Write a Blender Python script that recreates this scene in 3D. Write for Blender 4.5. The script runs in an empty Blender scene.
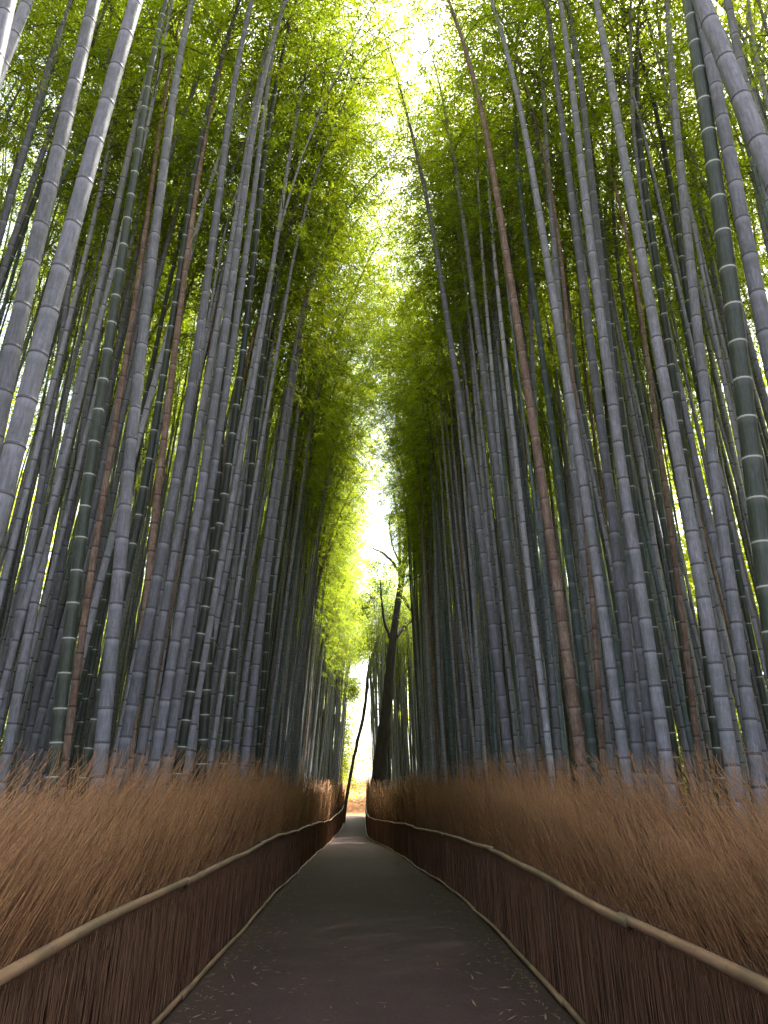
import bpy, math, random
import numpy as np
from mathutils import Vector, Matrix, Quaternion

random.seed(7)
rng = np.random.default_rng(11)
S = bpy.context.scene
COL = S.collection

# ------------------------------------------------------------------ camera
F = 700.0; CX, CY = 384.0, 512.0; EYE = 1.6
PITCH = math.atan((790 - CY) / F)
YAW = math.atan(22 * math.cos(PITCH) / F)
fw = np.array([math.sin(YAW) * math.cos(PITCH), math.cos(YAW) * math.cos(PITCH), math.sin(PITCH)])
rt = np.array([math.cos(YAW), -math.sin(YAW), 0.0]); up = np.cross(rt, fw)
CAM = np.array([0, 0, EYE])
cd = bpy.data.cameras.new('camera'); cam = bpy.data.objects.new('camera', cd); COL.objects.link(cam)
cam.location = (0, 0, EYE); cam.rotation_euler = (math.pi / 2 + PITCH, 0, -YAW)
cd.sensor_fit = 'HORIZONTAL'; cd.sensor_width = 36; cd.lens = 36 * F / 768
cd.clip_start = 0.05; cd.clip_end = 3000
S.camera = cam

def ray(x, y): return (x - CX) / F * rt - (y - CY) / F * up + fw
def project(P):
    d = np.asarray(P, float) - CAM; z = d @ fw
    if z <= 0.05: return None
    return CX + F * (d @ rt) / z, CY - F * (d @ up) / z, z

# ------------------------------------------------------------------ terrain
GY = [-40, 9, 14, 45, 52, 66, 70, 84, 88, 120, 1500]
GZ = [0, 0, -.16, -1.26, -1.15, -.6, -.35, 2.2, 2.4, -1.0, -6.0]
def gz(Y): return np.interp(Y, GY, GZ)
LX = [(-30, -1.40), (6.3, -1.42), (8.8, -1.41), (13, -1.48), (28, -1.70), (46, -1.80), (56, -1.40), (66, -1.35)]
RX = [(-30, 1.55), (6.1, 1.56), (8.7, 1.59), (12.9, 1.70), (16.4, 1.65), (28, 1.42), (38, 1.18), (43, .92), (48, .45), (52, .30), (66, .25)]
def smooth_interp(Y, pts):
    ys = [p[0] for p in pts]; xs = [p[1] for p in pts]
    return (np.interp(np.asarray(Y) - .8, ys, xs) + np.interp(Y, ys, xs) + np.interp(np.asarray(Y) + .8, ys, xs)) / 3
def left_edge(Y): return smooth_interp(Y, LX)
def right_edge(Y): return smooth_interp(Y, RX)
def fence_h(Y): return np.interp(Y, [0, 8, 28, 60], [.87, .88, 1.1, 1.3])
def hedge_h(Y): return np.interp(Y, [0, 4, 6.5, 10, 14, 30, 48, 66], [1.52, 1.56, 1.68, 1.84, 2.0, 2.45, 3.0, 2.6])

# ------------------------------------------------------------------ helpers
def new_mat(name):
    m = bpy.data.materials.new(name); m.use_nodes = True
    nt = m.node_tree; nt.nodes.clear()
    out = nt.nodes.new('ShaderNodeOutputMaterial')
    return m, nt, out
class N:
    def __init__(s, nt): s.nt = nt
    def __call__(s, typ, ins=None, **props):
        n = s.nt.nodes.new(typ)
        for k, v in props.items(): setattr(n, k, v)
        for k, v in (ins or {}).items():
            sock = n.inputs[k]
            if hasattr(v, 'is_output') or isinstance(v, bpy.types.NodeSocket): s.nt.links.new(v, sock)
            else: sock.default_value = v
        return n
    def mix(s, fac, a, b, blend='MIX'):
        n = s.nt.nodes.new('ShaderNodeMix'); n.data_type = 'RGBA'; n.blend_type = blend
        for i, v in ((0, fac), (6, a), (7, b)):
            if isinstance(v, bpy.types.NodeSocket): s.nt.links.new(v, n.inputs[i])
            else: n.inputs[i].default_value = v if i == 0 else (*v, 1)
        return n.outputs[2]
    def math(s, op, a, b=0.0, c=0.0, clamp=False):
        n = s.nt.nodes.new('ShaderNodeMath'); n.operation = op; n.use_clamp = clamp
        for i, v in enumerate((a, b, c)):
            if isinstance(v, bpy.types.NodeSocket): s.nt.links.new(v, n.inputs[i])
            else: n.inputs[i].default_value = v
        return n.outputs[0]
    def ramp(s, fac, lo, hi):
        n = s.nt.nodes.new('ShaderNodeMapRange'); n.clamp = True
        s.nt.links.new(fac, n.inputs[0]); n.inputs[1].default_value = lo; n.inputs[2].default_value = hi
        return n.outputs[0]

def mesh_np(name, V, faces, mats=(), midx=None, smooth=True, attrs=None):
    """faces: (n,k) int array, or a list of such arrays"""
    me = bpy.data.meshes.new(name)
    V = np.asarray(V, np.float32)
    fl = [np.asarray(f, np.int32) for f in (faces if isinstance(faces, list) else [faces]) if len(f)]
    nf = sum(len(f) for f in fl); loops = np.concatenate([f.ravel() for f in fl])
    tot = np.concatenate([np.full(len(f), f.shape[1], np.int32) for f in fl])
    start = np.concatenate([[0], np.cumsum(tot)[:-1]]).astype(np.int32)
    me.vertices.add(len(V)); me.vertices.foreach_set('co', V.ravel())
    me.loops.add(len(loops)); me.loops.foreach_set('vertex_index', loops)
    me.polygons.add(nf); me.polygons.foreach_set('loop_start', start)
    for m in mats: me.materials.append(m)
    if midx is not None: me.polygons.foreach_set('material_index', np.asarray(midx, np.int32))
    me.update(calc_edges=True)
    me.polygons.foreach_set('use_smooth', np.full(nf, bool(smooth)))
    for k, (a, typ) in (attrs or {}).items():
        at = me.attributes.new(k, typ, 'POINT')
        at.data.foreach_set('vector' if typ == 'FLOAT_VECTOR' else 'value', np.asarray(a, np.float32).ravel())
    return me
def link(name, data, parent=None, loc=None):
    o = bpy.data.objects.new(name, data); COL.objects.link(o)
    if parent: o.parent = parent
    if loc is not None: o.location = loc
    return o
def tag(o, label=None, cat=None, group=None, kind=None):
    if label: o['label'] = label
    if cat: o['category'] = cat
    if group: o['group'] = group
    if kind: o['kind'] = kind
    return o

def tubes(P, R, ns):
    """P (n,k,3) centre lines, R (n,k) radii -> verts, quads (open tubes)"""
    P = np.asarray(P, float); R = np.asarray(R, float); n, k, _ = P.shape
    T = np.gradient(P, axis=1); T /= np.linalg.norm(T, axis=2, keepdims=True) + 1e-9
    ref = np.where(np.abs(T[..., 2:3]) > .9, np.array([1., 0, 0]), np.array([0, 0, 1.]))
    U = np.cross(T, ref); U /= np.linalg.norm(U, axis=2, keepdims=True) + 1e-9
    W = np.cross(T, U)
    a = np.arange(ns) * 2 * math.pi / ns
    V = P[:, :, None, :] + R[:, :, None, None] * (np.cos(a)[None, None, :, None] * U[:, :, None, :] + np.sin(a)[None, None, :, None] * W[:, :, None, :])
    idx = np.arange(n * k * ns).reshape(n, k, ns); nx = np.roll(idx, -1, axis=2)
    Q = np.stack([idx[:, :-1], nx[:, :-1], nx[:, 1:], idx[:, 1:]], -1).reshape(-1, 4)
    return V.reshape(-1, 3), Q

# ------------------------------------------------------------------ materials
def culm_material(kind):
    m, nt, out = new_mat('bamboo_' + kind); q = N(nt)
    at = q('ShaderNodeAttribute', attribute_name='node'); sp = q('ShaderNodeSeparateXYZ', {0: at.outputs['Vector']})
    above, below, rnd = sp.outputs
    tc = q('ShaderNodeTexCoord')
    mp = q('ShaderNodeMapping', {0: tc.outputs['Object'], 'Scale': (1, 1, .12)})
    n1 = q('ShaderNodeTexNoise', {'Vector': mp.outputs[0], 'Scale': 60.0, 'Detail': 4.0})
    n2 = q('ShaderNodeTexNoise', {'Vector': tc.outputs['Object'], 'Scale': 3.0, 'Detail': 3.0})
    n3 = q('ShaderNodeTexNoise', {'Vector': tc.outputs['Object'], 'Scale': 26.0, 'Detail': 6.0, 'Roughness': .7})
    f1 = q.ramp(n1.outputs[0], .35, .68); f2 = q.ramp(n2.outputs[0], .35, .65); f3 = q.math('MULTIPLY', q.ramp(n3.outputs[0], .48, .66), q.math('MULTIPLY_ADD', q.ramp(n2.outputs[0], .3, .6), .7, .3))
    if kind == 'grey':
        A, B = (.165, .166, .186), (.295, .29, .345); ringc = (.045, .04, .045); bloom = (.42, .42, .46); mot = (.12, .13, .125)
    elif kind == 'green':
        A, B = (.030, .037, .029), (.066, .074, .058); ringc = (.46, .47, .44); bloom = (.16, .17, .145); mot = (.03, .04, .025)
    elif kind == 'teal':
        A, B = (.075, .105, .105), (.15, .185, .19); ringc = (.05, .05, .05); bloom = (.30, .33, .34); mot = (.06, .08, .07)
    else:
        A, B = (.155, .102, .074), (.31, .225, .18); ringc = (.05, .03, .022); bloom = (.36, .27, .23); mot = (.075, .035, .022)
    c = q.mix(f1, A, B)
    tone = q.ramp(rnd, 0, 1.2)
    c = q.mix(q.math('MULTIPLY', f2, .55), c, mot)
    c = q.mix(q.math('MULTIPLY', f3, .75), c, mot)
    v = q.math('MULTIPLY_ADD', tone, 1.2, .48)
    vv = q('ShaderNodeCombineColor', {0: v, 1: v, 2: v})
    c = q.mix(1.0, c, (1, 1, 1), 'MULTIPLY'); nt.links.new(vv.outputs[0], c.node.inputs[7])
    # waxy bloom under the node, dark ridge line at it
    bl = q.ramp(below, .085, .012)
    c = q.mix(q.math('MULTIPLY', bl, .32 if kind != 'green' else .35), c, bloom)
    ring = q.math('MAXIMUM', q.ramp(below, .020, .010), q.ramp(above, .014, .007))
    if kind == 'green': ring = q.ramp(below, .020, .010)
    c = q.mix(q.math('MULTIPLY', ring, .92), c, ringc)
    bmp = q('ShaderNodeBump', {'Strength': .25, 'Distance': .01, 'Height': n1.outputs[0]})
    b = q('ShaderNodeBsdfPrincipled', {'Base Color': c, 'Roughness': .62 if kind != 'green' else .42, 'Normal': bmp.outputs[0], 'Specular IOR Level': .25})
    nt.links.new(b.outputs[0], out.inputs[0])
    return m
KINDS = ('grey', 'green', 'teal', 'brown')
CULM = {k: culm_material(k) for k in KINDS}

def leaf_material(name, c1, c2, t1, t2, tr=.5, scale=.9):
    m, nt, out = new_mat(name); q = N(nt)
    at = q('ShaderNodeAttribute', attribute_name='leaf')
    oi = q('ShaderNodeObjectInfo')
    f = q.math('ADD', q.math('MULTIPLY', at.outputs['Fac'], .55), q.math('MULTIPLY', oi.outputs['Random'], .45))
    c = q.mix(f, c1, c2); t = q.mix(f, t1, t2)
    d = q('ShaderNodeBsdfPrincipled', {'Base Color': c, 'Roughness': .5, 'Specular IOR Level': .3})
    tl = q('ShaderNodeBsdfTranslucent', {'Color': t})
    mx = q('ShaderNodeMixShader', {0: tr, 1: d.outputs[0], 2: tl.outputs[0]})
    nt.links.new(mx.outputs[0], out.inputs[0])
    return m
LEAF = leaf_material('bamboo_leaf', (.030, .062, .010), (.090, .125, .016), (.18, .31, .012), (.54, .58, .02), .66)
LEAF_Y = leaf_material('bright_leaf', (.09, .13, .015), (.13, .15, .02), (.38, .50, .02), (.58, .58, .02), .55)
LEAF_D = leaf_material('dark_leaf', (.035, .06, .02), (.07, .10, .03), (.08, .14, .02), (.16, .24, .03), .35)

def plain(name, col, rough=.8, noise=None):
    m, nt, out = new_mat(name); q = N(nt)
    c = None
    if noise:
        tc = q('ShaderNodeTexCoord'); col2, sc, stretch = noise
        mp = q('ShaderNodeMapping', {0: tc.outputs['Object'], 'Scale': stretch})
        n = q('ShaderNodeTexNoise', {'Vector': mp.outputs[0], 'Scale': sc, 'Detail': 6.0, 'Roughness': .65})
        c = q.mix(q.ramp(n.outputs[0], .35, .65), col, col2)
    b = q('ShaderNodeBsdfPrincipled', {'Roughness': rough, 'Specular IOR Level': .25})
    if c is not None:
        nt.links.new(c, b.inputs['Base Color'])
        bp = q('ShaderNodeBump', {'Strength': .5, 'Distance': .03, 'Height': n.outputs[0]}); nt.links.new(bp.outputs[0], b.inputs['Normal'])
    else: b.inputs['Base Color'].default_value = (*col, 1)
    nt.links.new(b.outputs[0], out.inputs[0])
    return m
TWIG = plain('twig_bark', (.10, .095, .06))
BARK = plain('dark_bark', (.018, .015, .014), .9, ((.045, .038, .034), 6, (1, 1, .25)))
BARK2 = plain('brown_bark', (.10, .065, .04), .9, ((.17, .11, .07), 8, (1, 1, .3)))

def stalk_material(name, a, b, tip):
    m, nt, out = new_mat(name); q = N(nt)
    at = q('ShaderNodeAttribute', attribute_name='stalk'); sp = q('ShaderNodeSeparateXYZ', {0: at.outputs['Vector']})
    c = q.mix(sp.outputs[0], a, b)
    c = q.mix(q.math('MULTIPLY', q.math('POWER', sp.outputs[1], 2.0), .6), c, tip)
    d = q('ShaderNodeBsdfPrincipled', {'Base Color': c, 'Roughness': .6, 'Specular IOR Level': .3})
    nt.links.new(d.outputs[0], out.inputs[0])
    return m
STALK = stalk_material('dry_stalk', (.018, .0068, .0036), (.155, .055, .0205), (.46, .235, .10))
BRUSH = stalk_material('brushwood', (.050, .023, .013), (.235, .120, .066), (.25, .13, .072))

def rail_material():
    m, nt, out = new_mat('weathered_bamboo_pole'); q = N(nt)
    at = q('ShaderNodeAttribute', attribute_name='node'); sp = q('ShaderNodeSeparateXYZ', {0: at.outputs['Vector']})
    tc = q('ShaderNodeTexCoord')
    mp = q('ShaderNodeMapping', {0: tc.outputs['Object'], 'Scale': (1, .08, 1)})
    n = q('ShaderNodeTexNoise', {'Vector': mp.outputs[0], 'Scale': 40.0, 'Detail': 5.0})
    n2 = q('ShaderNodeTexNoise', {'Vector': tc.outputs['Object'], 'Scale': 2.2, 'Detail': 4.0})
    c = q.mix(q.ramp(n.outputs[0], .3, .7), (.18, .10, .060), (.34, .21, .125))
    c = q.mix(q.ramp(n2.outputs[0], .42, .62), c, (.145, .105, .062))
    ring = q.math('MAXIMUM', q.ramp(sp.outputs[1], .012, .004), q.ramp(sp.outputs[0], .012, .004))
    c = q.mix(q.math('MULTIPLY', ring, .8), c, (.06, .04, .025))
    b = q('ShaderNodeBsdfPrincipled', {'Base Color': c, 'Roughness': .42, 'Specular IOR Level': .4})
    nt.links.new(b.outputs[0], out.inputs[0]); return m
RAIL = rail_material()

# ------------------------------------------------------------------ ground and path
def ground_mesh():
    ys = np.concatenate([[-300, -60, -30], np.arange(-20, 112, 1.0), [125, 160, 250, 500, 1500]])
    xs = np.concatenate([[-1200, -300, -90, -50], np.arange(-30, 30.1, 1.0), [50, 90, 300, 1200]])
    X, Y = np.meshgrid(xs, ys); Z = gz(Y) - .02
    off = np.clip((np.abs(X) - 2.2) / 3, 0, 1)
    Z = Z + off * .18 * (np.sin(X * 1.3 + Y * .7) * np.cos(Y * .9 - X * .4))
    Z += np.clip((Y - 66) / 10, 0, 1) * .12 * np.sin(X * 1.7 + Y) 
    ny, nx = X.shape; i = np.arange(nx * ny).reshape(ny, nx)
    Q = np.stack([i[:-1, :-1], i[:-1, 1:], i[1:, 1:], i[1:, :-1]], -1).reshape(-1, 4)
    return np.stack([X, Y, Z], -1).reshape(-1, 3), Q
def ground_material():
    m, nt, out = new_mat('forest_floor'); q = N(nt)
    tc = q('ShaderNodeTexCoord')
    n = q('ShaderNodeTexNoise', {'Vector': tc.outputs['Object'], 'Scale': 9.0, 'Detail': 8.0, 'Roughness': .7})
    n2 = q('ShaderNodeTexNoise', {'Vector': tc.outputs['Object'], 'Scale': .5, 'Detail': 5.0})
    c = q.mix(q.ramp(n.outputs[0], .35, .65), (.055, .036, .024), (.15, .10, .062))
    c2 = q.mix(q.ramp(n.outputs[0], .3, .7), (.17, .075, .036), (.28, .135, .068))     # bare orange soil of the rise
    sx = q('ShaderNodeSeparateXYZ', {0: tc.outputs['Object']})
    y = q.math('ADD', sx.outputs[1], q.math('MULTIPLY', n2.outputs[0], 3.0))
    c = q.mix(q.ramp(y, 66.5, 68.5), c, c2)
    c3 = q.mix(n2.outputs[0], (.35, .36, .33), (.5, .5, .46))
    c = q.mix(q.ramp(y, 90, 93), c, c3)
    bp = q('ShaderNodeBump', {'Strength': .7, 'Distance': .05, 'Height': n.outputs[0]})
    b = q('ShaderNodeBsdfPrincipled', {'Base Color': c, 'Roughness': .95, 'Specular IOR Level': .1, 'Normal': bp.outputs[0]})
    nt.links.new(b.outputs[0], out.inputs[0]); return m
V, Q = ground_mesh()
g = link('ground', mesh_np('ground', V, Q, [ground_material()])); tag(g, 'brown leaf strewn forest floor rising to bare orange soil', 'ground', kind='structure')

def path_material():
    m, nt, out = new_mat('worn_asphalt'); q = N(nt)
    tc = q('ShaderNodeTexCoord')
    n = q('ShaderNodeTexNoise', {'Vector': tc.outputs['Object'], 'Scale': 38.0, 'Detail': 8.0, 'Roughness': .85})
    n2 = q('ShaderNodeTexNoise', {'Vector': tc.outputs['Object'], 'Scale': 1.6, 'Detail': 9.0, 'Roughness': .72})
    v = q('ShaderNodeTexVoronoi', {'Vector': tc.outputs['Object'], 'Scale': 60.0})
    c = q.mix(q.ramp(n.outputs[0], .3, .72), (.027, .0150, .0145), (.078, .0440, .0415))
    c = q.mix(q.math('MULTIPLY', q.ramp(n2.outputs[0], .42, .58), .75), c, (.036, .021, .019))
    c = q.mix(q.math('MULTIPLY', q.ramp(v.outputs[0], .22, .05), .6), c, (.14, .115, .105))
    at = q('ShaderNodeAttribute', attribute_name='edge')
    e = q.math('ADD', at.outputs['Fac'], q.math('MULTIPLY', q.math('SUBTRACT', n2.outputs[0], .5), .6))
    c = q.mix(q.math('MULTIPLY', q.ramp(e, .72, 1.0), .75), c, (.055, .034, .024))     # swept earth along the rails
    bp = q('ShaderNodeBump', {'Strength': .35, 'Distance': .01, 'Height': n.outputs[0]})
    b = q('ShaderNodeBsdfPrincipled', {'Base Color': c, 'Roughness': .82, 'Specular IOR Level': .3, 'Normal': bp.outputs[0]})
    nt.links.new(b.outputs[0], out.inputs[0]); return m
ys = np.arange(-25, 67.1, .5); us = np.linspace(0, 1, 13)
l, r = left_edge(ys) - .06, right_edge(ys) + .06
X = l[:, None] + (r - l)[:, None] * us; Y = np.repeat(ys[:, None], 13, 1)
Z = gz(Y) + .012 + .035 * (1 - (2 * us - 1) ** 2)
i = np.arange(X.size).reshape(X.shape)
Q = np.stack([i[:-1, :-1], i[:-1, 1:], i[1:, 1:], i[1:, :-1]], -1).reshape(-1, 4)
p = link('path', mesh_np('path', np.stack([X, Y, Z], -1).reshape(-1, 3), Q, [path_material()], attrs={'edge': (np.tile(np.abs(2 * us - 1), len(ys)), 'FLOAT')}))
tag(p, 'dark brown grey asphalt path running between the fences', 'path', kind='structure')

# ------------------------------------------------------------------ fences
def pole(name, pts, rad, parent, mat=RAIL, seglen=.34, ns=12):
    """a bamboo pole along a polyline, with swollen nodes; closed ends"""
    pts = np.asarray(pts, float)
    d = np.concatenate([[0], np.cumsum(np.linalg.norm(np.diff(pts, axis=0), axis=1))]); L = d[-1]
    s, ab, be, fr = [], [], [], []
    k = 0.0
    while k < L - .02:
        sl = seglen * random.uniform(.85, 1.15); e = min(k + sl, L); ln = e - k
        for a, f in ((0, 1.05), (.012, .97), (.03, 1.), (ln * .5, .99), (ln - .03, 1.), (ln - .008, 1.04)):
            if 0 <= a < ln: s.append(k + a); ab.append(a); be.append(ln - a); fr.append(f)
        k = e
    o = np.argsort(s, kind='stable'); s = np.array(s)[o]; ab = np.array(ab)[o]; be = np.array(be)[o]; fr = np.array(fr)[o]
    C = np.stack([np.interp(s, d, pts[:, j]) for j in range(3)], -1)
    R = rad * fr * np.interp(s, [0, L], [1.04, .94])
    Vv, Qq = tubes(C[None], R[None], ns)
    n = len(s)
    caps = np.array([[i for i in range(ns)][::-1], [(n - 1) * ns + i for i in range(ns)]])
    A = np.repeat(np.stack([ab, be, np.zeros(n)], -1), ns, 0)
    return link(name, mesh_np(name, Vv, [Qq, caps], [mat], attrs={'node': (A, 'FLOAT_VECTOR')}), parent)

def stalk_mesh(name, base, tip, bend, rad, rnd, mat, ns=3, k=4):
    """many thin stalks as one mesh: base/tip/bend (n,3)"""
    n = len(base); t = np.linspace(0, 1, k + 1)
    P = base[:, None] + (tip - base)[:, None] * t[None, :, None] + bend[:, None] * (t * (t - 1) * -4)[None, :, None]
    R = rad[:, None] * (1 - .5 * t)[None]
    Vv, Qq = tubes(P, R, ns)
    A = np.zeros((n, k + 1, ns, 3)); A[..., 0] = rnd[:, None, None]; A[..., 1] = t[None, :, None]
    return Vv, Qq, A.reshape(-1, 3)

Y0, Y1 = -3.0, 66.0
def sample_y(n, lo, hi, pw):
    u = rng.random(n)
    if pw == 0: return lo + (hi - lo) * u
    a, b = (lo + 6) ** (1 - pw), (hi + 6) ** (1 - pw)
    return (a + (b - a) * u) ** (1 / (1 - pw)) - 6

def build_fence(sgn, label):
    edge = left_edge if sgn < 0 else right_edge
    root = link('bamboo_fence', None, loc=(0, 0, 0)); tag(root, label, 'fence')
    def P(Y, z, off): return np.stack([edge(Y) + sgn * off, Y, gz(Y) + z], -1)
    # top rail: overlapping poles, each its own part
    for low in (False, True):
        y = Y0 + (0 if sgn < 0 else -1.1); alt = 0
        while y < Y1 - 1:
            ln = random.uniform(4.2, 5.4) * (1 + max(0, y) / 40); e = min(y + ln, Y1)
            yy = np.arange(y - .16, e + .16, .25)
            wob = .006 * np.sin(yy * 1.9 + sgn) + .012 * np.sin(yy * .7 + 2 * sgn)
            if low: pole('bottom_rail', P(yy, 0.045 + wob * .6 + .004 * alt, .02 + wob + .012 * alt), .023, root)
            else: pole('rail', P(yy, fence_h(yy) + wob + .012 * alt, .035 + wob * .6 + .012 * alt), .030, root)
            y = e; alt = 1 - alt
    # posts
    for y in np.arange(Y0 + .7 + (.5 if sgn > 0 else 0), Y1, 4.4):
        yy = np.array([y, y + .001]); 
        for s2 in ((0, .05) if random.random() < .4 else (0,)):
            b = P(yy + s2, 0, .10)[0]; t = P(yy + s2, fence_h(y) - .035, .10)[0]
            pole('post', np.linspace(b, t, 6), 0.011, root, seglen=.26, ns=8)
    # brushwood panel
    n = 24000
    Y = sample_y(n, Y0, Y1, 1.35); h = fence_h(Y)
    off = .085 + .10 * rng.random(n)
    b = P(Y, -.01, 0); b[:, 0] += sgn * off
    top = h * rng.uniform(.86, 1.04, n)
    t = P(Y + rng.normal(.02, .03, n), 0, 0); t[:, 2] += top; t[:, 0] += sgn * (off + rng.normal(.0, .02, n))
    bend = np.stack([rng.normal(0, .008, n), rng.normal(0, .012, n), np.zeros(n)], -1)
    rad = rng.uniform(.0024, .0052, n) * (1 + np.clip(Y - 5, 0, 60) / 14)
    V1, Q1, A1 = stalk_mesh('b', b, t, bend, rad, rng.random(n) ** 1.3, BRUSH, 3, 3)
    # dense backing of packed twigs
    yy = np.arange(Y0, Y1, .05); zz = np.linspace(0, .94, 7)
    YY, TT = np.meshgrid(yy, zz, indexing='ij')
    XX = edge(YY) + sgn * (.15 + .03 * rng.random(YY.shape)); ZZ = gz(YY) + TT * fence_h(YY)
    V2 = np.stack([XX, YY, ZZ], -1).reshape(-1, 3); i = np.arange(YY.size).reshape(YY.shape)
    Q2 = np.stack([i[:-1, :-1], i[1:, :-1], i[1:, 1:], i[:-1, 1:]], -1).reshape(-1, 4)
    A2 = np.zeros((len(V2), 3)); A2[:, 0] = np.repeat(rng.random(len(yy)) * .35, 7)
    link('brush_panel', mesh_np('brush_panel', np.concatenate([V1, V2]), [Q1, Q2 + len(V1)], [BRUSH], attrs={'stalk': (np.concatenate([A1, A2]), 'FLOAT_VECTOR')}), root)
build_fence(-1, 'low bamboo rail fence along the left side of the path')
build_fence(1, 'low bamboo rail fence along the right side of the path')

# ------------------------------------------------------------------ dry grass banks behind the fences
def build_grass(sgn, label):
    edge = left_edge if sgn < 0 else right_edge
    Vs, Qs, As = [], [], []; cnt = 0
    def add(n, ylo, yhi, pw, r0, hscale, lean, stray=False):
        nonlocal cnt
        nt_ = max(40, n // 26)                                   # stalks stand in tufts, each with its own lean, height and tone
        tY = sample_y(nt_, ylo, yhi, pw); tO = .24 + .60 * rng.random(nt_)
        tH = rng.normal(1, .055, nt_); tL = rng.normal(lean, lean * .55, nt_); tX = rng.normal(-.05, .10, nt_); tC = rng.normal(0, .24, nt_)
        ti = rng.integers(0, nt_, n); sp = .05 + .02 * np.clip(tY, 0, 60) / 6
        Y = tY[ti] + rng.normal(0, 1, n) * sp[ti]; off = np.clip(tO[ti] + rng.normal(0, .06, n), .22, .86); clump = tC[ti]
        H = hedge_h(Y) * hscale * (1 - .42 * rng.random(n) ** 1.7) * tH[ti] * (.90 + .14 * off / .84)
        if stray: H = hedge_h(Y) * rng.uniform(.95, 1.20, n)
        b = np.stack([edge(Y) + sgn * off, Y, gz(Y) - .02], -1)
        if stray: b[:, 2] += H * .35
        ly = np.abs(tL[ti] + rng.normal(0, lean * .85, n)) * H + .03; lx = np.maximum((tX[ti] + rng.normal(0, .12, n)) * H, .10 - off)
        t = b + np.stack([-sgn * -lx, ly, H * (1 if not stray else .65)], -1)
        bend = np.stack([sgn * .03 * np.abs(rng.normal(1, 1, n)), -ly * rng.uniform(.15, .35, n), .0 * H], -1)
        rad = r0 * rng.uniform(.6, 1.3, n) * (1 + np.clip(Y - 5, 0, 60) / 12)
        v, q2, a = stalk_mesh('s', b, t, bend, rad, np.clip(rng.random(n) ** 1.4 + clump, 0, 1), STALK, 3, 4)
        Vs.append(v); Qs.append(q2 + cnt); As.append(a); cnt += len(v)
    add(38000, Y0, 66, 1.5, .0028, .92, .20)
    add(26000, Y0, 20, 1.2, .0025, .97, .24)
    add(2600, 1, 66, 1.4, .0026, 1, .30, True)
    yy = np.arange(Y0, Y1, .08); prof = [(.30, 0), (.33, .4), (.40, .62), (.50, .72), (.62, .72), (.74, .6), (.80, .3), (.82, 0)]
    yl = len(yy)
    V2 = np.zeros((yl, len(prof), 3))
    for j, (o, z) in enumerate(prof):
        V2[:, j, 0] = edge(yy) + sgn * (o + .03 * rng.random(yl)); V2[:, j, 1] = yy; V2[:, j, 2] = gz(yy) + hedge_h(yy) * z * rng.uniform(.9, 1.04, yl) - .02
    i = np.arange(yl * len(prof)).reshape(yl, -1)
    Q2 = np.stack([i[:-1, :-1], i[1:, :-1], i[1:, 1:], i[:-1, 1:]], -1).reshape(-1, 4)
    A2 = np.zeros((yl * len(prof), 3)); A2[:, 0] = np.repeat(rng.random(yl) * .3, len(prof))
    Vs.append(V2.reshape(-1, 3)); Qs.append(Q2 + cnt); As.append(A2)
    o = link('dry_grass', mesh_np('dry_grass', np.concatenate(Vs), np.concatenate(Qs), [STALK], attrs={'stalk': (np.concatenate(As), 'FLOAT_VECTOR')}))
    tag(o, label, 'dry grass', kind='stuff')
build_grass(-1, 'tall brown dry grass bank behind the left fence')
build_grass(1, 'tall brown dry grass bank behind the right fence')

# ------------------------------------------------------------------ bamboo
NV = 10            # shapes of centre line + crown; length 1 along z, scaled by the height of each plant
H0 = 20.0
VAR = []
for v in range(NV):
    VAR.append(dict(b=.035 + .0135 * v, s=random.uniform(.50, .58), w=random.uniform(.002, .006), ph=random.uniform(0, 6.28), side=random.uniform(-.03, .03)))
def centre(v, t):
    V_ = VAR[v]; t = np.asarray(t, float); k = np.clip((t - V_['s']) / (1 - V_['s']), 0, 1)
    x = V_['b'] * k ** 2.0 + V_['w'] * np.sin(t * 5 + V_['ph']) * np.minimum(1, t * 4) - V_['w'] * math.sin(V_['ph']) * 0
    y = V_['side'] * k ** 2 + V_['w'] * .8 * np.sin(t * 4 + V_['ph'] * 2) * np.minimum(1, t * 4)
    z = t - .035 * k ** 3
    return np.stack([x, y, z], -1)
def radius(t): return np.interp(t, [0, .03, .5, .8, 1], [1.06, 1.0, .78, .40, .06])

def culm_geometry(v, H, r0, ns, lod, rnd):
    seq = []; z = 0.0
    base = random.uniform(.24, .29); mid = random.uniform(.40, .52)
    while z < H * .985:
        t = z / H; L = float(np.interp(t, [0, .03, .12, .3, .6, 1], [.12, base, .34, mid, .42, .20])) * random.uniform(.95, 1.05)
        L = min(L, H - z)
        if lod == 0: pat = ((0., 1.05), (.010, .965), (.03, 1.), (L * .5, .995), (L - .03, 1.), (L - .012, 1.015), (L - .003, 1.07))
        elif lod == 1: pat = ((0., 1.03), (.012, .98), (L - .02, 1.), (L - .003, 1.05))
        else: pat = ((0., 1.0), (L - .015, 1.0))
        for a, f in pat:
            if a < L: seq.append((z + a, a, L - a, f))
        z += L
    sq = np.array(seq); sq = sq[np.argsort(sq[:, 0], kind='stable')]
    t = np.clip(sq[:, 0] / H, 0, 1)
    C = centre(v, t) * H; R = r0 * radius(t) * sq[:, 3]
    Vv, Qq = tubes(C[None], R[None], ns)
    A = np.repeat(np.stack([sq[:, 1], sq[:, 2], np.full(len(sq), rnd)], -1), ns, 0)
    return Vv, Qq, A

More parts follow.
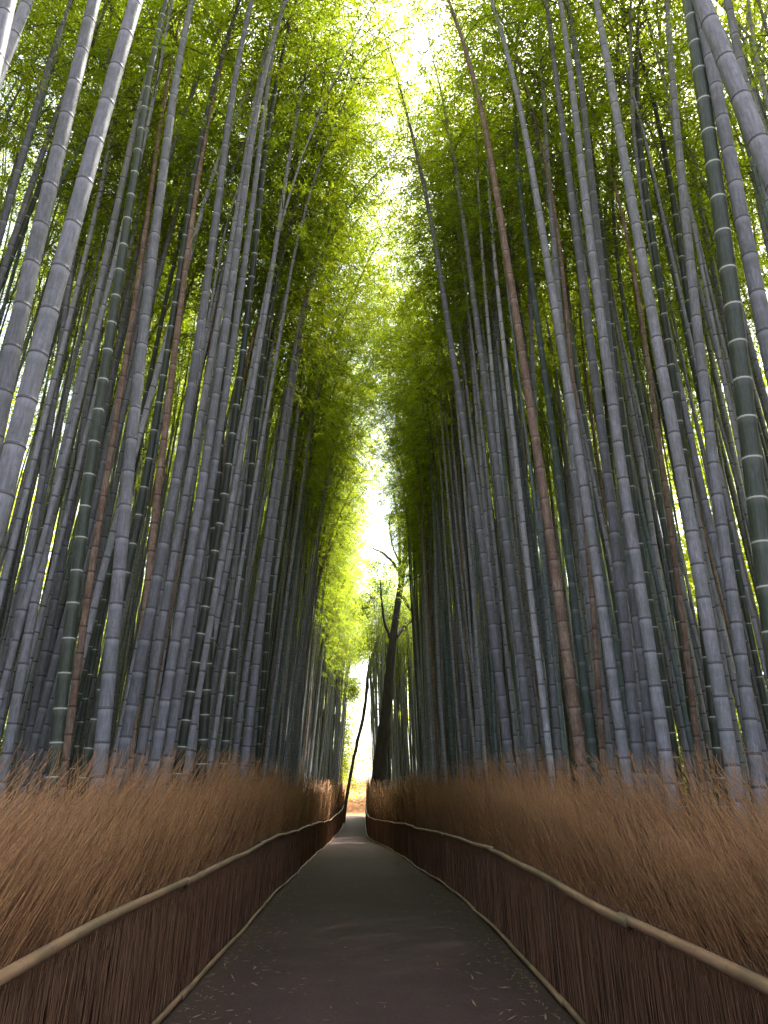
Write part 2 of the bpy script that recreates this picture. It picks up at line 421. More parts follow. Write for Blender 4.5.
def leaf_quads(Pc, D, Nn, ln, wd):
    """diamond leaves at Pc pointing along D with normal Nn, slightly folded by choice of normal"""
    S_ = np.cross(D, Nn); S_ /= np.linalg.norm(S_, axis=1, keepdims=True) + 1e-9
    a = Pc; b = Pc + D * ln[:, None] * .42 + S_ * wd[:, None] * .5; c = Pc + D * ln[:, None]; d = Pc + D * ln[:, None] * .42 - S_ * wd[:, None] * .5
    Vv = np.stack([a, b, c, d], 1).reshape(-1, 3); Qq = np.arange(len(Pc) * 4).reshape(-1, 4)
    return Vv, Qq
def unit(a): return a / (np.linalg.norm(a, axis=-1, keepdims=True) + 1e-9)

def crown_mesh(v, dens, start):
    """branches and leaves along the upper part of the culm, metres at height H0"""
    Bl, Lp, Ld, La = [], [], [], []
    z = start * H0; phi = random.uniform(0, 6.28); 
    while z < H0 * .985:
        t = z / H0; c = centre(v, t) * H0
        for sgn in (0, 1):
            az = phi + sgn * 2.2 + random.uniform(-.4, .4)
            L = (1.85 * math.sin(math.pi * min(1, max(0, (t - start + .06) / (1.1 - start)))) ** .8 + .25) * random.uniform(.55, 1.2)
            if random.random() < .10: continue
            el = random.uniform(.35, .75)
            s = np.linspace(0, 1, 7)
            hx = L * (s * math.cos(el)); hz = L * (s * math.sin(el) - .75 * s ** 2.2 * random.uniform(.6, 1.2))
            pts = np.stack([c[0] + hx * math.cos(az), c[1] + hx * math.sin(az), c[2] + hz], -1)
            Bl.append(pts)
            ntw = int(3 + L * 3.9 * dens)
            for k in range(ntw):
                u = random.uniform(.18, 1.0) ** .8
                p0 = np.array([np.interp(u, s, pts[:, j]) for j in range(3)])
                a2 = az + random.uniform(-1.5, 1.5); tl = random.uniform(.15, .5)
                dr = np.array([math.cos(a2), math.sin(a2), random.uniform(-.55, .25)])
                nl = random.randint(11, 17); shade = random.random()
                for j in range(nl):
                    f = random.uniform(.3, 1)
                    Lp.append(p0 + dr * tl * f + np.array([random.gauss(0, .04), random.gauss(0, .04), random.gauss(0, .04)]))
                    a3 = a2 + random.gauss(0, .8)
                    Ld.append((math.cos(a3), math.sin(a3), random.uniform(-.95, .1))); La.append(min(1, max(0, shade * .6 + random.random() * .4)))
        z += random.uniform(.24, .34); phi += 2.6
    P = np.stack(Bl); n = len(P)
    V1, Q1 = tubes(P, np.linspace(.011, .003, 7)[None].repeat(n, 0), 3)
    Lp = np.array(Lp); Ld = unit(np.array(Ld)); m = len(Lp)
    Nn = unit(np.stack([rng.normal(0, .55, m), rng.normal(0, .55, m), np.ones(m)], -1))
    V2, Q2 = leaf_quads(Lp, Ld, Nn, rng.uniform(.065, .11, m), rng.uniform(.015, .023, m))
    at = np.concatenate([np.zeros(len(V1)), np.repeat(np.array(La), 4)])
    return mesh_np('bamboo_crown', np.concatenate([V1, V2]), [Q1, Q2 + len(V1)], [TWIG, LEAF], np.r_[np.zeros(len(Q1)), np.ones(len(Q2))], False, {'leaf': (at, 'FLOAT')})
CROWN = [crown_mesh(v, .84, .57) for v in range(NV)]
THIN = [crown_mesh(v, .42, .60) for v in range(NV)]
HIGH = [crown_mesh(v, .8, .70) for v in range(4)]      # culms at the path edge are bare to a greater height

def orient(direction, toward):
    """rotation: local z along the lean, local x (the way the tip droops) towards 'toward'"""
    z = Vector(direction).normalized(); x = Vector(toward); x = (x - z * x.dot(z)).normalized(); y = z.cross(x)
    return Matrix((x, y, z)).transposed().to_quaternion()

def bamboo(base, lean, toward, H, r0, kind, label, group, lod=0, ns=12, crown=True, v=None, high=False, thin=False):
    v = random.randrange(NV) if v is None else v
    root = link('bamboo', None, loc=base); root.rotation_mode = 'QUATERNION'; root.rotation_quaternion = orient(lean, toward)
    tag(root, label, 'bamboo', group)
    Vv, Qq, A = culm_geometry(v, H, r0, ns, lod, random.uniform(0, .65) if lod == 0 else random.uniform(.3, 1.1))  # untraced culms get a paler range: light missing inside the grove, put into colour
    link('culm', mesh_np('culm', Vv, Qq, [CULM[kind]], attrs={'node': (A, 'FLOAT_VECTOR')}), root)
    if crown:
        c = link('crown', HIGH[v] if high else (THIN[v] if thin else CROWN[v]), root); c.scale = (H / H0,) * 3
    return root

# culms one can follow in the photograph: kind, diameter, width seen at the first point (px), lower point, upper point
HERO = [
 # left grove
 ('grey', .150, 19, (10, 400), (94, 0), 'thick lilac grey culm second from the upper left corner leaning right'),
 ('grey', .150, 21, (33, 400), (143, 0), 'thick lilac grey culm crossing the left edge below and leaning far right'),
 ('grey', .135, 18, (0, 62), (12, 0), 'grey culm showing only in the very top left corner'),
 ('grey', .125, 14, (0, 105), (40, 0), 'slanting grey culm just beside the one in the top left corner'),
 ('grey', .11, 8.5, (0, 250), (64, 12), 'slim grey culm behind the two thick leaning ones at the left edge'),
 ('grey', .11, 7.5, (0, 300), (74, 62), 'slimmest pale culm crossing the left edge in the upper part'),
 ('grey', .125, 11, (8, 763), (137, 98), 'grey culm rising from the grass at the far left behind the thick pair'),
 ('grey', .115, 9, (0, 700), (94, 110), 'pale slim culm at the left edge between two grey ones'),
 ('grey', .12, 9, (39, 712), (150, 230), 'grey culm left of the dark green one with white rings'),
 ('green', .135, 14, (57, 763), (156, 0), 'thick dark green culm with white rings left of a brown dead culm'),
 ('brown', .105, 8.5, (68, 763), (117, 400), 'reddish brown dead culm right beside the thick dark green one'),
 ('green', .115, 10, (81, 776), (219, 20), 'dark green culm just left of the pale lilac one in the left grove'),
 ('grey', .150, 15.5, (98, 785), (187, 0), 'pale lilac culm standing foremost in the left grass'),
 ('grey', .135, 13, (117, 773), (242, 16), 'bluish grey culm directly right of the foremost pale lilac one'),
 ('brown', .11, 9.5, (129, 768), (166, 460), 'brown dead culm between two bluish grey ones in the left grove'),
 ('grey', .12, 10, (142, 760), (250, 94), 'grey culm directly right of the second brown dead one'),
 ('grey', .13, 12, (154, 760), (256, 110), 'broad ash grey culm left of a slim one and two dark ones'),
 ('brown', .07, 4.6, (156, 664), (190, 460), 'very thin brown culm glimpsed behind the left ash grey ones'),
 ('grey', .115, 10, (167, 760), (219, 400), 'ash grey culm just left of the first of two dark ringed ones'),
 ('green', .12, 10, (177, 763), (222, 440), 'first of two dark ringed culms near the middle of the left grove'),
 ('grey', .105, 8, (189, 763), (238, 450), 'slim grey culm squeezed between two dark ringed ones'),
 ('green', .125, 11, (202, 763), (250, 98), 'second of two dark ringed culms near the middle of the left grove'),
 ('green', .115, 9, (223, 768), (285, 215), 'dark culm left of the mottled pale one near the left fence'),
 ('grey', .145, 12, (243, 776), (290, 420), 'mottled pale culm standing close to the left fence'),
 ('green', .09, 6, (261, 727), (309, 215), 'slender dark culm leaning steeply towards the path on the left'),
 ('grey', .115, 8, (44, 768), (105, 420), 'shaded grey culm left of the thick dark green one at the grass'),
 ('grey', .115, 8, (26, 742), (75, 460), 'shaded slim culm second from the left edge at the grass'),
 # right grove
 ('grey', .150, 7, (466, 768), (453, 340), 'slim pale culm nearest the dark bare tree on the right'),
 ('grey', .150, 7, (477, 768), (465, 300), 'upright pale culm second along the right grass'),
 ('grey', .155, 10, (507, 758), (416, 74), 'tall pale culm whose bare tip reaches into the sky gap'),
 ('grey', .150, 10, (528, 753), (443, 8), 'tall pale culm right of the one reaching into the sky gap'),
 ('grey', .13, 8, (559, 768), (540, 420), 'straight grey culm just left of the pinkish brown dead one'),
 ('brown', .140, 12, (580, 763), (469, 4), 'thick pinkish brown dead culm with peeling patches on the right'),
 ('teal', .12, 9, (594, 763), (522, 200), 'bluish green culm just right of the pinkish brown dead one'),
 ('brown', .085, 7, (602, 771), (580, 480), 'slender orange brown culm between bluish and pale ones on the right'),
 ('grey', .125, 10, (611, 755), (545, 109), 'bluish pale culm left half of a close crossing pair on the right'),
 ('grey', .135, 12, (623, 755), (512, 40), 'pale culm right half of a close crossing pair on the right'),
 ('grey', .14, 12.5, (636, 763), (553, 8), 'mottled dark grey culm right of the close crossing pair'),
 ('grey', .14, 13, (656, 757), (580, 100), 'spotted grey culm left half of the touching pair in the right grass'),
 ('grey', .145, 14, (667, 760), (563, 0), 'smooth grey culm right half of the touching pair in the right grass'),
 ('green', .115, 8.5, (677, 750), (620, 330), 'dark green ringed culm just right of the touching grey pair'),
 ('brown', .09, 7, (697, 750), (662, 480), 'dull brown culm in the shade of the right grove'),
 ('green', .125, 11, (718, 763), (640, 150), 'dark culm directly left of the pale lilac foremost one on the right'),
 ('grey', .150, 15.5, (734, 785), (602, 0), 'pale lilac culm standing foremost in the right grass'),
 ('grey', .145, 14.5, (758, 763), (666, 0), 'dark lilac grey culm at the right edge of the grass'),
 ('green', .160, 21, (761, 560), (684, 0), 'very thick dark green culm with pale rings at the right edge'),
 ('grey', .145, 17, (768, 312), (697, 0), 'grey culm right of the very thick dark green one'),
 ('grey', .155, 22, (768, 168), (707, 0), 'thickest lilac grey culm leaving the frame at the upper right'),
 ('grey', .12, 10, (762, 117), (733, 0), 'slim grey culm behind the thickest one in the upper right corner'),
 ('green', .12, 9.5, (752, 700), (640, 0), 'shaded dark culm behind the right edge pale ones'),
]
placed = []
for kind, dia, wpx, lo, hi, label in HERO:
    r = ray(*lo); depth = F * dia / wpx
    P = CAM + r * depth
    side = -1 if lo[0] < 362 else 1
    edge = (left_edge if side < 0 else right_edge)
    rh = ray(*hi)
    for it in range(6):
        P = CAM + r * depth
        P2 = CAM + rh * ((P[1] + .0) / rh[1])
        d = unit(P2 - P)
        g0 = gz(P[1]) - .05
        B = P - d * ((P[2] - g0) / d[2])
        need = float(edge(B[1])) + side * .72
        if (B[0] - need) * side >= 0: break
        depth *= max(1.02, min(1.4, need / (B[0] if abs(B[0]) > .2 else need)))
    dia = min(.175, wpx * depth / F)
    H = random.uniform(19.0, 21.5) * (1 if dia > .1 else .88)
    bamboo(tuple(B), tuple(d), (-side if side < 0 else random.uniform(-.4, .6), random.uniform(-.2, 1), 0), H, dia / 2 / 1.0, kind, label, 'bamboo culms lining the path', 0, 14, v=random.randrange(4), high=True)
    placed.append((B[0], B[1]))
print('heroes', len(placed), [tuple(round(float(c), 2) for c in p_) for p_ in placed])

# the rest of the two groves
cand = []
def far_enough(x, y, rmin):
    for (a, b) in placed:
        if (a - x) ** 2 + (b - y) ** 2 < rmin * rmin: return False
    return True
for side in (-1, 1):
    edge = left_edge if side < 0 else right_edge
    # front row: close set culms along the bank
    y = 11.0
    while y < 64:
        for k in range(3):
            yy = y + random.uniform(-.3, .3); x = float(edge(yy)) + side * random.uniform(.75, 1.9)
            if side > 0 and 24 < yy < 54: x = max(x, (.074 if yy < 36 else .092) * yy + random.uniform(0, .9))
            if side < 0 and 32 < yy < 56: x -= .5
            if far_enough(x, yy, .22): cand.append((x, yy)); placed.append((x, yy))
        y += .62
    tries = 0; n = 0
    while n < 1200 and tries < 60000:
        tries += 1
        yy = random.uniform(1.0, 65.0); x = float(edge(yy)) + side * (1.0 + 8.8 * random.random())
        if yy < 8.0 and abs(x) < 4.0 + .25 * yy: continue
        if side > 0 and 24 < yy < 54 and x < (.078 if yy < 36 else .095) * yy: continue
        if side < 0 and 32 < yy < 56 and x > -2.9: continue
        if yy < 9.5 and abs(x) < 3.2: continue
        if not far_enough(x, yy, .27): continue
        cand.append((x, yy)); placed.append((x, yy)); n += 1
    n = 0
    while n < 90:       # close stand at the far end
        yy = random.uniform(54.5, 70); x = (2.0 + 4.5 * random.random() ** 1.4) if side > 0 else -(2.3 + 4.5 * random.random() ** 1.4)
        if far_enough(x, yy, .2): cand.append((x, yy)); placed.append((x, yy)); n += 1
    n = 0
    while n < 110:      # younger, lower growth in the open behind the grove
        yy = random.uniform(3, 72); x = side * random.uniform(12, 20)
        if far_enough(x, yy, .5): cand.append((x, yy)); placed.append((x, yy)); n += 1
print('grove', len(cand))
info = []
for x, yy in cand:
    side = -1 if x < 0 else 1
    B = np.array([x, yy, gz(yy) - .05])
    ln = random.gauss(2.6 if side < 0 else 1.7, 1.1); ly = random.gauss(0, .9)
    d = unit(np.array([-side * math.tan(math.radians(ln)), math.tan(math.radians(ly)), 1.]))
    dia = random.uniform(.055, .125); u = random.random()
    kind = 'grey' if u < .73 else 'green' if u < .87 else 'teal' if u < .955 else 'brown'
    H = random.uniform(17.5, 21.5) * (.82 if kind == 'brown' and random.random() < .5 else 1)
    if abs(x) > 11.5: H = random.uniform(4, 9)
    vis = 0
    for zz in (2.5, 5, 8):
        pr = project(B + d * zz)
        if pr and -15 < pr[0] < 783 and -15 < pr[1] < 1030: vis += 1
    dep = project(B + d * 3)
    dep = dep[2] if dep else 99
    near = abs(x) < 4.5; high = abs(x) < 5.5 and 31 < yy < 56 and (side > 0 or random.random() < .35)
    if near and side < 0 and 8 < yy < 30: ln += 1.0
    if near and side > 0 and 24 < yy < 54: ln *= .5
    d = unit(np.array([-side * math.tan(math.radians(ln)), math.tan(math.radians(ly)), 1.]))
    if near and ((side < 0 and yy < 56) or (side > 0 and 18 < yy < 27)): v, tw = (random.choice((6, 7, 8, 9)) if random.random() < (.7 if side < 0 else .35) else random.choice((1, 2, 3))), (-side, random.gauss(0, .35), 0)
    elif near: v, tw = random.choice((0, 1, 2, 3, 4)), ((-side if side < 0 else random.uniform(-.5, .9)), random.choice((-.5, .5)), 0)
    else: v, tw = random.randrange(NV), (random.uniform(-1, 1), random.choice((-.6, .6)), 0)
    if high: v = random.randrange(4)
    info.append(dict(high=high, B=B, d=d, dia=dia, kind=kind, H=H, side=side, vis=vis, px=(dia / dep if vis else 0), tw=tw, v=v))
info.sort(key=lambda k: -k['px'])
NI = 300 - len(HERO)
WORDS = {'grey': 'waxy grey', 'green': 'dark green', 'teal': 'bluish green', 'brown': 'dead brown'}
for k in info[:NI]:
    gx = abs(k['B'][0]); gy = k['B'][1]
    s_ = 'left' if k['side'] < 0 else 'right'
    band = 'along the grass bank' if gx < 3.0 else 'a few rows back' if gx < 6 else 'deep in the shade'
    size = 'slim' if k['dia'] < .085 else 'stout' if k['dia'] > .115 else 'medium'
    tilt = math.degrees(math.atan2(-k['side'] * k['d'][0], k['d'][2])); tw_ = 'upright' if tilt < 1.6 else 'leaning' if tilt > 3.2 else 'tilted'
    along = 'near the viewer' if gy < 11.5 else 'further on' if gy < 16 else 'far off'
    lab = f"{size} {tw_} {WORDS[k['kind']]} culm {band}, {along} in the {s_} grove"
    bamboo(tuple(k['B']), tuple(k['d']), k['tw'], k['H'], k['dia'] / 2, k['kind'], lab, f"{WORDS[k['kind']]} culms {band} of the {s_} grove, {along}, {size}, {tw_}", 1, 10, True, k['v'], k['high'], abs(k['B'][0]) > 3.2 and random.random() < .6)
# beyond 300 culms: one mass of distant culms, with its leaves
def thicket(items, label):
    Vs, Qs, As, Ms = [], [], [], []; cnt = 0
    for k in items:
        far = k['B'][1] > 32 or k['vis'] == 0
        Vv, Qq, A = culm_geometry(k['v'], k['H'], k['dia'] / 2, 6 if far else 8, 2, random.uniform(.4, 1.15))  # pale tone range again, brightening the dim inner culms by colour
        q = orient(k['d'], k['tw']); R = np.array(q.to_matrix())
        Vs.append(Vv @ R.T + k['B']); Qs.append(Qq + cnt); cnt += len(Vv); As.append(A); Ms.append(np.full(len(Qq), KINDS.index(k['kind'])))
    o = link('bamboo_thicket', mesh_np('bamboo_thicket', np.concatenate(Vs), np.concatenate(Qs), [CULM[x] for x in KINDS], np.concatenate(Ms), True, {'node': (np.concatenate(As), 'FLOAT_VECTOR')}))
    tag(o, label, 'bamboo', kind='stuff')
    # leaves: crown shapes instanced on points
    items = [k for k in items if random.random() < ((.85 if k['B'][1] < 54.4 else .25) if abs(k['B'][0]) < 4 else .30)]
    me = bpy.data.meshes.new('foliage'); me.from_pydata([tuple(k['B']) for k in items], [], [])
    rot = np.array([orient(k['d'], k['tw']).to_euler() for k in items]); 
    a = me.attributes.new('rot', 'FLOAT_VECTOR', 'POINT'); a.data.foreach_set('vector', rot.astype(np.float32).ravel())
    a = me.attributes.new('scl', 'FLOAT', 'POINT'); a.data.foreach_set('value', np.array([k['H'] / H0 for k in items], np.float32))
    a = me.attributes.new('pick', 'INT', 'POINT'); a.data.foreach_set('value', np.array([k['v'] + NV * k['high'] for k in items], np.int32))
    f = link('foliage', me, o); f['kind'] = 'stuff'
    ng = bpy.data.node_groups.new('foliage', 'GeometryNodeTree')
    ng.interface.new_socket('Geometry', in_out='INPUT', socket_type='NodeSocketGeometry'); ng.interface.new_socket('Geometry', in_out='OUTPUT', socket_type='NodeSocketGeometry')
    gi = ng.nodes.new('NodeGroupInput'); go = ng.nodes.new('NodeGroupOutput'); jn = ng.nodes.new('GeometryNodeJoinGeometry')
    def named(nm, t):
        n = ng.nodes.new('GeometryNodeInputNamedAttribute'); n.data_type = t; n.inputs[0].default_value = nm; return n.outputs[0]
    rot_o, scl_o, pick_o = named('rot', 'FLOAT_VECTOR'), named('scl', 'FLOAT'), named('pick', 'INT')
    er = ng.nodes.new('FunctionNodeEulerToRotation'); ng.links.new(rot_o, er.inputs[0])
    for v in range(len(SRC)):
        src = SRC[v]
        oi = ng.nodes.new('GeometryNodeObjectInfo'); oi.inputs['Object'].default_value = src; oi.inputs['As Instance'].default_value = True
        ip = ng.nodes.new('GeometryNodeInstanceOnPoints')
        cmp_ = ng.nodes.new('FunctionNodeCompare'); cmp_.data_type = 'INT'; cmp_.operation = 'EQUAL'
        ia = [s for s in cmp_.inputs if s.type == 'INT']
        ng.links.new(pick_o, ia[0]); ia[1].default_value = v
        ng.links.new(gi.outputs[0], ip.inputs['Points']); ng.links.new(cmp_.outputs[0], ip.inputs['Selection'])
        ng.links.new(oi.outputs['Geometry'], ip.inputs['Instance']); ng.links.new(er.outputs[0], ip.inputs['Rotation']); ng.links.new(scl_o, ip.inputs['Scale'])
        ng.links.new(ip.outputs[0], jn.inputs[0])
    ng.links.new(jn.outputs[0], go.inputs[0])
    f.modifiers.new('foliage', 'NODES').node_group = ng
SRC = [bpy.data.objects.new('crown_source', m_) for m_ in CROWN + HIGH]   # unlinked: only instanced
thicket(info[NI:], 'mass of distant bamboo culms and leaves filling both groves')

# ------------------------------------------------------------------ trees at the end of the path
def smooth_line(pts, n):
    pts = np.asarray(pts, float); d = np.concatenate([[0], np.cumsum(np.linalg.norm(np.diff(pts, axis=0), axis=1))]); d /= d[-1]
    s = np.linspace(0, 1, n); out = np.stack([np.interp(s, d, pts[:, j]) for j in range(pts.shape[1])], -1)
    for _ in range(2): out[1:-1] = (out[:-2] + 2 * out[1:-1] + out[2:]) / 4
    return out
def at(px, Y):
    r = ray(*px); return CAM + r * (Y / r[1])
def limb(name, pxs, Y, root, mat, dy=0.0, n=16, ns=10):
    """pxs: (x, y, width in px)"""
    P = [np.array([*at(p_[:2], Y + dy * i / max(1, len(pxs) - 1)), p_[2] * Y / F / 2]) for i, p_ in enumerate(pxs)]
    L = smooth_line(P, n); L[:, :3] += rng.normal(0, .02, (n, 3)); L[:, 3] *= rng.uniform(.93, 1.07, n)
    Vv, Qq = tubes((L[:, :3] - np.array(root.location))[None], L[:, 3][None], ns)
    caps = np.array([[(n - 1) * ns + i for i in range(ns)]])
    return link(name, mesh_np(name, Vv, [Qq, caps], [mat]), root)
TY = 52.5
b0 = at((374, 792), TY)
tree = link('bare_tree', None, loc=(b0[0], TY, gz(TY))); tag(tree, 'dark nearly bare tree with a crooked trunk at the far right of the path', 'tree')
bpy.context.view_layer.update()
limb('trunk', [(376, 835, 15), (376, 800, 14.5), (377, 785, 14), (382, 749, 13), (386, 710, 11), (390, 671, 9), (392.5, 640, 8), (398, 605, 7), (401, 580, 6.2), (405, 560, 5.5), (406.5, 545, 4.5), (405, 530, 3.5), (410, 510, 2.5), (411, 485, 1.5)], TY, tree, BARK, n=36, ns=14)
for pts, dy in (
    ([(400, 586, 4), (399.5, 560, 3), (400, 530, 2.5), (396, 508, 2.2), (393, 489, 1.4)], -.5),
    ([(391, 640, 3.2), (384, 620, 2.6), (381, 595, 2), (380, 580, 1.3)], -1.5),
    ([(399.5, 572, 3.2), (393, 562, 3), (386, 555, 2.8), (379, 551, 2.2), (369, 546, 1.2)], -1.5),
    ([(399.5, 562, 2.4), (392, 546, 2), (389.5, 527, 1.8), (390, 514, 1.6), (394, 508, 1)], .8),
    ([(396, 636, 5), (402, 629, 4.5), (409, 622, 4), (419, 611, 3)], 1.5),
    ([(403, 597, 4), (408, 606, 3.6), (414, 614, 3), (420, 622, 2.5)], -1.0),
    ([(404, 585, 3), (413, 575, 2.5), (422, 566, 1.6)], 1.0),
    ([(409, 514, 2), (405, 500, 1.6), (398, 490, 1)], .4),
    ([(404, 532, 2.4), (416, 505, 1.8), (420, 488, 1)], .6)):
    limb('branch', pts, TY, tree, BARK, dy, 14, 8)
def leaf_cloud(name, blobs, n, root, mat, ln, wd, jag=.5):
    """clumpy foliage: blobs (centre, radii) filled with sprays of leaves"""
    Lp = []; La = []
    w = np.array([b[1][0] * b[1][1] * b[1][2] for b in blobs]); w = w ** .8 / (w ** .8).sum()
    for (c, rad), k in zip(blobs, (w * n).astype(int)):
        nc = max(5, k // 26); cc = unit(rng.normal(0, 1, (nc, 3))) * (rng.random((nc, 1)) ** .45)
        cc = np.asarray(c) + cc * np.asarray(rad)
        idx = rng.integers(0, nc, k); sz = np.asarray(rad).mean() * .23
        Lp.append(cc[idx] + rng.normal(0, sz, (k, 3)) * np.array([1.25, 1.25, .6])); La.append(np.clip(rng.random(nc)[idx] * .7 + rng.random(k) * .3, 0, 1))
    Lp = np.concatenate(Lp) - np.array(root.location); La = np.concatenate(La); m = len(Lp)
    D = unit(np.stack([rng.normal(0, 1, m), rng.normal(0, 1, m), rng.normal(-.4, .5, m)], -1)); Nn = unit(rng.normal(0, .6, (m, 3)) + np.array([0, 0, 1.]))
    Vv, Qq = leaf_quads(Lp, D, Nn, rng.uniform(.7, 1.3, m) * ln, rng.uniform(.7, 1.3, m) * wd)
    return link(name, mesh_np(name, Vv, Qq, [mat], smooth=False, attrs={'leaf': (np.repeat(La, 4), 'FLOAT')}), root)
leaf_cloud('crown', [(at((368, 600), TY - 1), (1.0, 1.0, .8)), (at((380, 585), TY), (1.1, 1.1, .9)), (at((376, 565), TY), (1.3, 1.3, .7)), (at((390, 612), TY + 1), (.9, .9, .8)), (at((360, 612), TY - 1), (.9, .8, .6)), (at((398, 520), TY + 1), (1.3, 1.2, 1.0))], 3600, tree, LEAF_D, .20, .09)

LY = 60.0
b1 = at((348, 800), LY)
t2 = link('leaning_trunk', None, loc=(b1[0], LY, gz(LY))); tag(t2, 'thin brown leafless trunk leaning right at the end of the left fence', 'tree')
bpy.context.view_layer.update()
limb('trunk', [(343, 826, 3.2), (347, 795, 3.1), (350, 777, 3), (355, 752, 3), (362, 724, 3.4), (366, 700, 3.2), (368, 671, 3.6), (373, 655, 4), (378, 640, 3.2), (381, 628, 2.2)], LY, t2, BARK2, n=26)
limb('branch', [(369, 668, 2.2), (372, 690, 2.6), (374.5, 715, 2.8), (373, 728, 2.2)], LY, t2, BARK2, .4, 10, 8)

def leafy_tree(base_px, Y, trunk, blobs, n, mat, label, ln=.22, wd=.10, g='trees beyond the end of the path'):
    b = at(base_px, Y); o = link('leafy_tree', None, loc=(b[0], Y, gz(Y))); tag(o, label, 'tree', g); bpy.context.view_layer.update()
    limb('trunk', trunk, Y, o, BARK2, 0, 14, 8)
    leaf_cloud('crown', [(at(c, Y + dy), (r * Y / F, r * Y / F * .9, rz * Y / F)) for c, dy, r, rz in blobs], n, o, mat, ln, wd)
leafy_tree((346, 790), 72, [(340, 800, 3), (343, 740, 2.6), (346, 680, 2), (352, 640, 1.2)],
           [((352, 650), 0, 16, 18), ((366, 640), 1, 13, 16), ((345, 690), 0, 11, 20), ((358, 615), 0, 17, 16), ((346, 735), -1, 7, 24), ((344, 765), -1, 5, 14), ((374, 665), 1, 6, 12), ((356, 690), 0, 8, 14)], 34000, LEAF_Y, 'bright yellow green tree filling the gap left of the leaning trunk', .17, .08)
leafy_tree((330, 790), 88, [(326, 800, 3), (328, 700, 2.2), (330, 640, 1.4)],
           [((325, 690), 0, 18, 40), ((330, 620), 0, 22, 26), ((340, 580), 0, 18, 20)], 9000, LEAF, 'green tree behind the far end of the left grove')
leafy_tree((400, 790), 90, [(398, 800, 3), (400, 700, 2.2), (402, 640, 1.4)],
           [((400, 700), 0, 18, 40), ((402, 630), 0, 22, 26), ((392, 575), 0, 18, 22), ((385, 640), 0, 7, 18)], 9000, LEAF_Y, 'yellow green tree behind the dark bare tree')

for side, lab in ((-1, 'sunlit green woodland glimpsed behind the left grove'), (1, 'sunlit green woodland glimpsed behind the right grove')):
    o = link('woodland', None, loc=(side * 19, 35, 0)); tag(o, lab, 'woodland', kind='stuff'); bpy.context.view_layer.update()
    bl = []
    for k in range(46):
        y = -2 + k * 1.9 + random.uniform(-1, 1); x = side * random.uniform(15, 21); h = random.uniform(11, 19)
        for z in (1.2, h * .25, h * .5, h * .75, h): bl.append(((x + random.uniform(-.8, .8), y + random.uniform(-.8, .8), gz(y) + z), (random.uniform(2.0, 3.0), random.uniform(2.0, 3.0), random.uniform(1.8, 2.6))))
    for x in np.arange(2.5, 15, 2.2):           # and across the ends of the groves
        for z in (1, 4, 7.5, 11): bl.append(((side * (x + random.uniform(-.6, .6)), 78 + random.uniform(-3, 3), gz(78) + z), (1.9, 1.9, 2.2)))
    leaf_cloud('foliage', bl, 230000, o, LEAF_Y, .33, .15)['kind'] = 'stuff'
    bl = []                                     # dark leaves added low in front, to darken and close the bright gaps
    for k in range(44):
        y = 2 + k * 1.8 + random.uniform(-.8, .8); x = side * random.uniform(12, 14.5); h = random.uniform(2.0, 5.5)
        for z in (.8, h * .5, h): bl.append(((x + random.uniform(-.5, .5), y, gz(y) + z), (1.5, 1.6, 1.3)))
    leaf_cloud('shade_leaves', bl, 70000, o, LEAF_D, .24, .11)['kind'] = 'stuff'
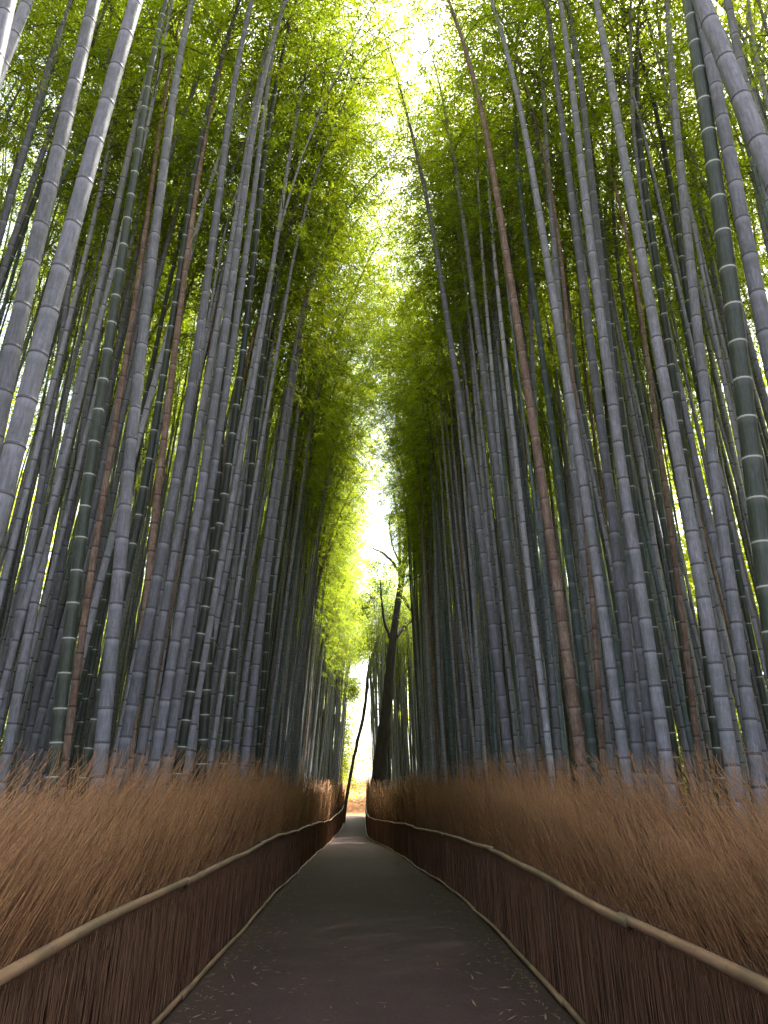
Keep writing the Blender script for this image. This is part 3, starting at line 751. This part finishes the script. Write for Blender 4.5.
# fallen leaves on the path edges
n = 1900
Y = sample_y(n, 3.5, 40, 1.4); u = np.where(rng.random(n) < .2, rng.random(n) ** .5 * 1.5, rng.random(n)); sd = rng.random(n) < .5
e = np.where(sd, left_edge(Y) + .06 + .55 * u ** 2.2, right_edge(Y) - .06 - .55 * u ** 2.2)
uu = (e - left_edge(Y)) / (right_edge(Y) - left_edge(Y))
Pp = np.stack([e, Y, gz(Y) + .018 + .035 * (1 - (2 * uu - 1) ** 2)], -1)
D = unit(np.stack([rng.normal(0, 1, n), rng.normal(0, 1, n), rng.normal(0, .12, n)], -1)); Nn = unit(np.stack([rng.normal(0, .15, n), rng.normal(0, .15, n), np.ones(n)], -1))
V, Q = leaf_quads(Pp, D, Nn, rng.uniform(.04, .12, n), rng.uniform(.008, .019, n))
o = link('leaf_litter', mesh_np('leaf_litter', V, Q, [plain('dead_leaf', (.23, .155, .095))], smooth=False)); tag(o, 'scattered dead bamboo leaves along the path edges', 'leaf litter', kind='stuff')

# ------------------------------------------------------------------ light
SUN_EL, SUN_AZ = math.radians(62), math.radians(45)      # azimuth from +Y towards +X: ahead, to the right
w = bpy.data.worlds.new('World'); S.world = w; w.use_nodes = True
nt = w.node_tree; bg = nt.nodes['Background']; sky = nt.nodes.new('ShaderNodeTexSky'); sky.sky_type = 'NISHITA'
sky.sun_disc = False; sky.sun_elevation = SUN_EL; sky.sun_rotation = SUN_AZ; sky.dust_density = 4.0; sky.air_density = 1.0; sky.ozone_density = 1.0
q = N(nt); bw = nt.nodes.new('ShaderNodeRGBToBW'); nt.links.new(sky.outputs[0], bw.inputs[0])
thin = q.mix(.5, (0, 0, 0), (0, 0, 0)); nt.links.new(sky.outputs[0], thin.node.inputs[6]); nt.links.new(bw.outputs[0], thin.node.inputs[7])   # thin bright cloud: a whiter sky
nt.links.new(thin, bg.inputs[0]); bg.inputs[1].default_value = .15
ld = bpy.data.lights.new('sun', 'SUN'); sun = bpy.data.objects.new('sun', ld); COL.objects.link(sun)
ld.energy = 4.5; ld.angle = math.radians(1.0); ld.color = (1, .95, .86)
dv = Vector((math.sin(SUN_AZ) * math.cos(SUN_EL), math.cos(SUN_AZ) * math.cos(SUN_EL), math.sin(SUN_EL)))
sun.rotation_euler = dv.to_track_quat('Z', 'Y').to_euler(); sun.location = (0, 0, 40)

S.render.engine = 'CYCLES'
c = S.cycles
c.use_denoising = True; c.denoising_prefilter = 'NONE'; c.max_bounces = 8; c.diffuse_bounces = 4; c.transmission_bounces = 4; c.glossy_bounces = 2; c.transparent_max_bounces = 8
c.sample_clamp_indirect = 8; c.use_adaptive_sampling = True; c.adaptive_threshold = .02
S.view_settings.view_transform = 'Standard'; S.view_settings.look = 'None'; S.view_settings.gamma = 1; S.view_settings.use_curve_mapping = False
S.view_settings.exposure = 2.75
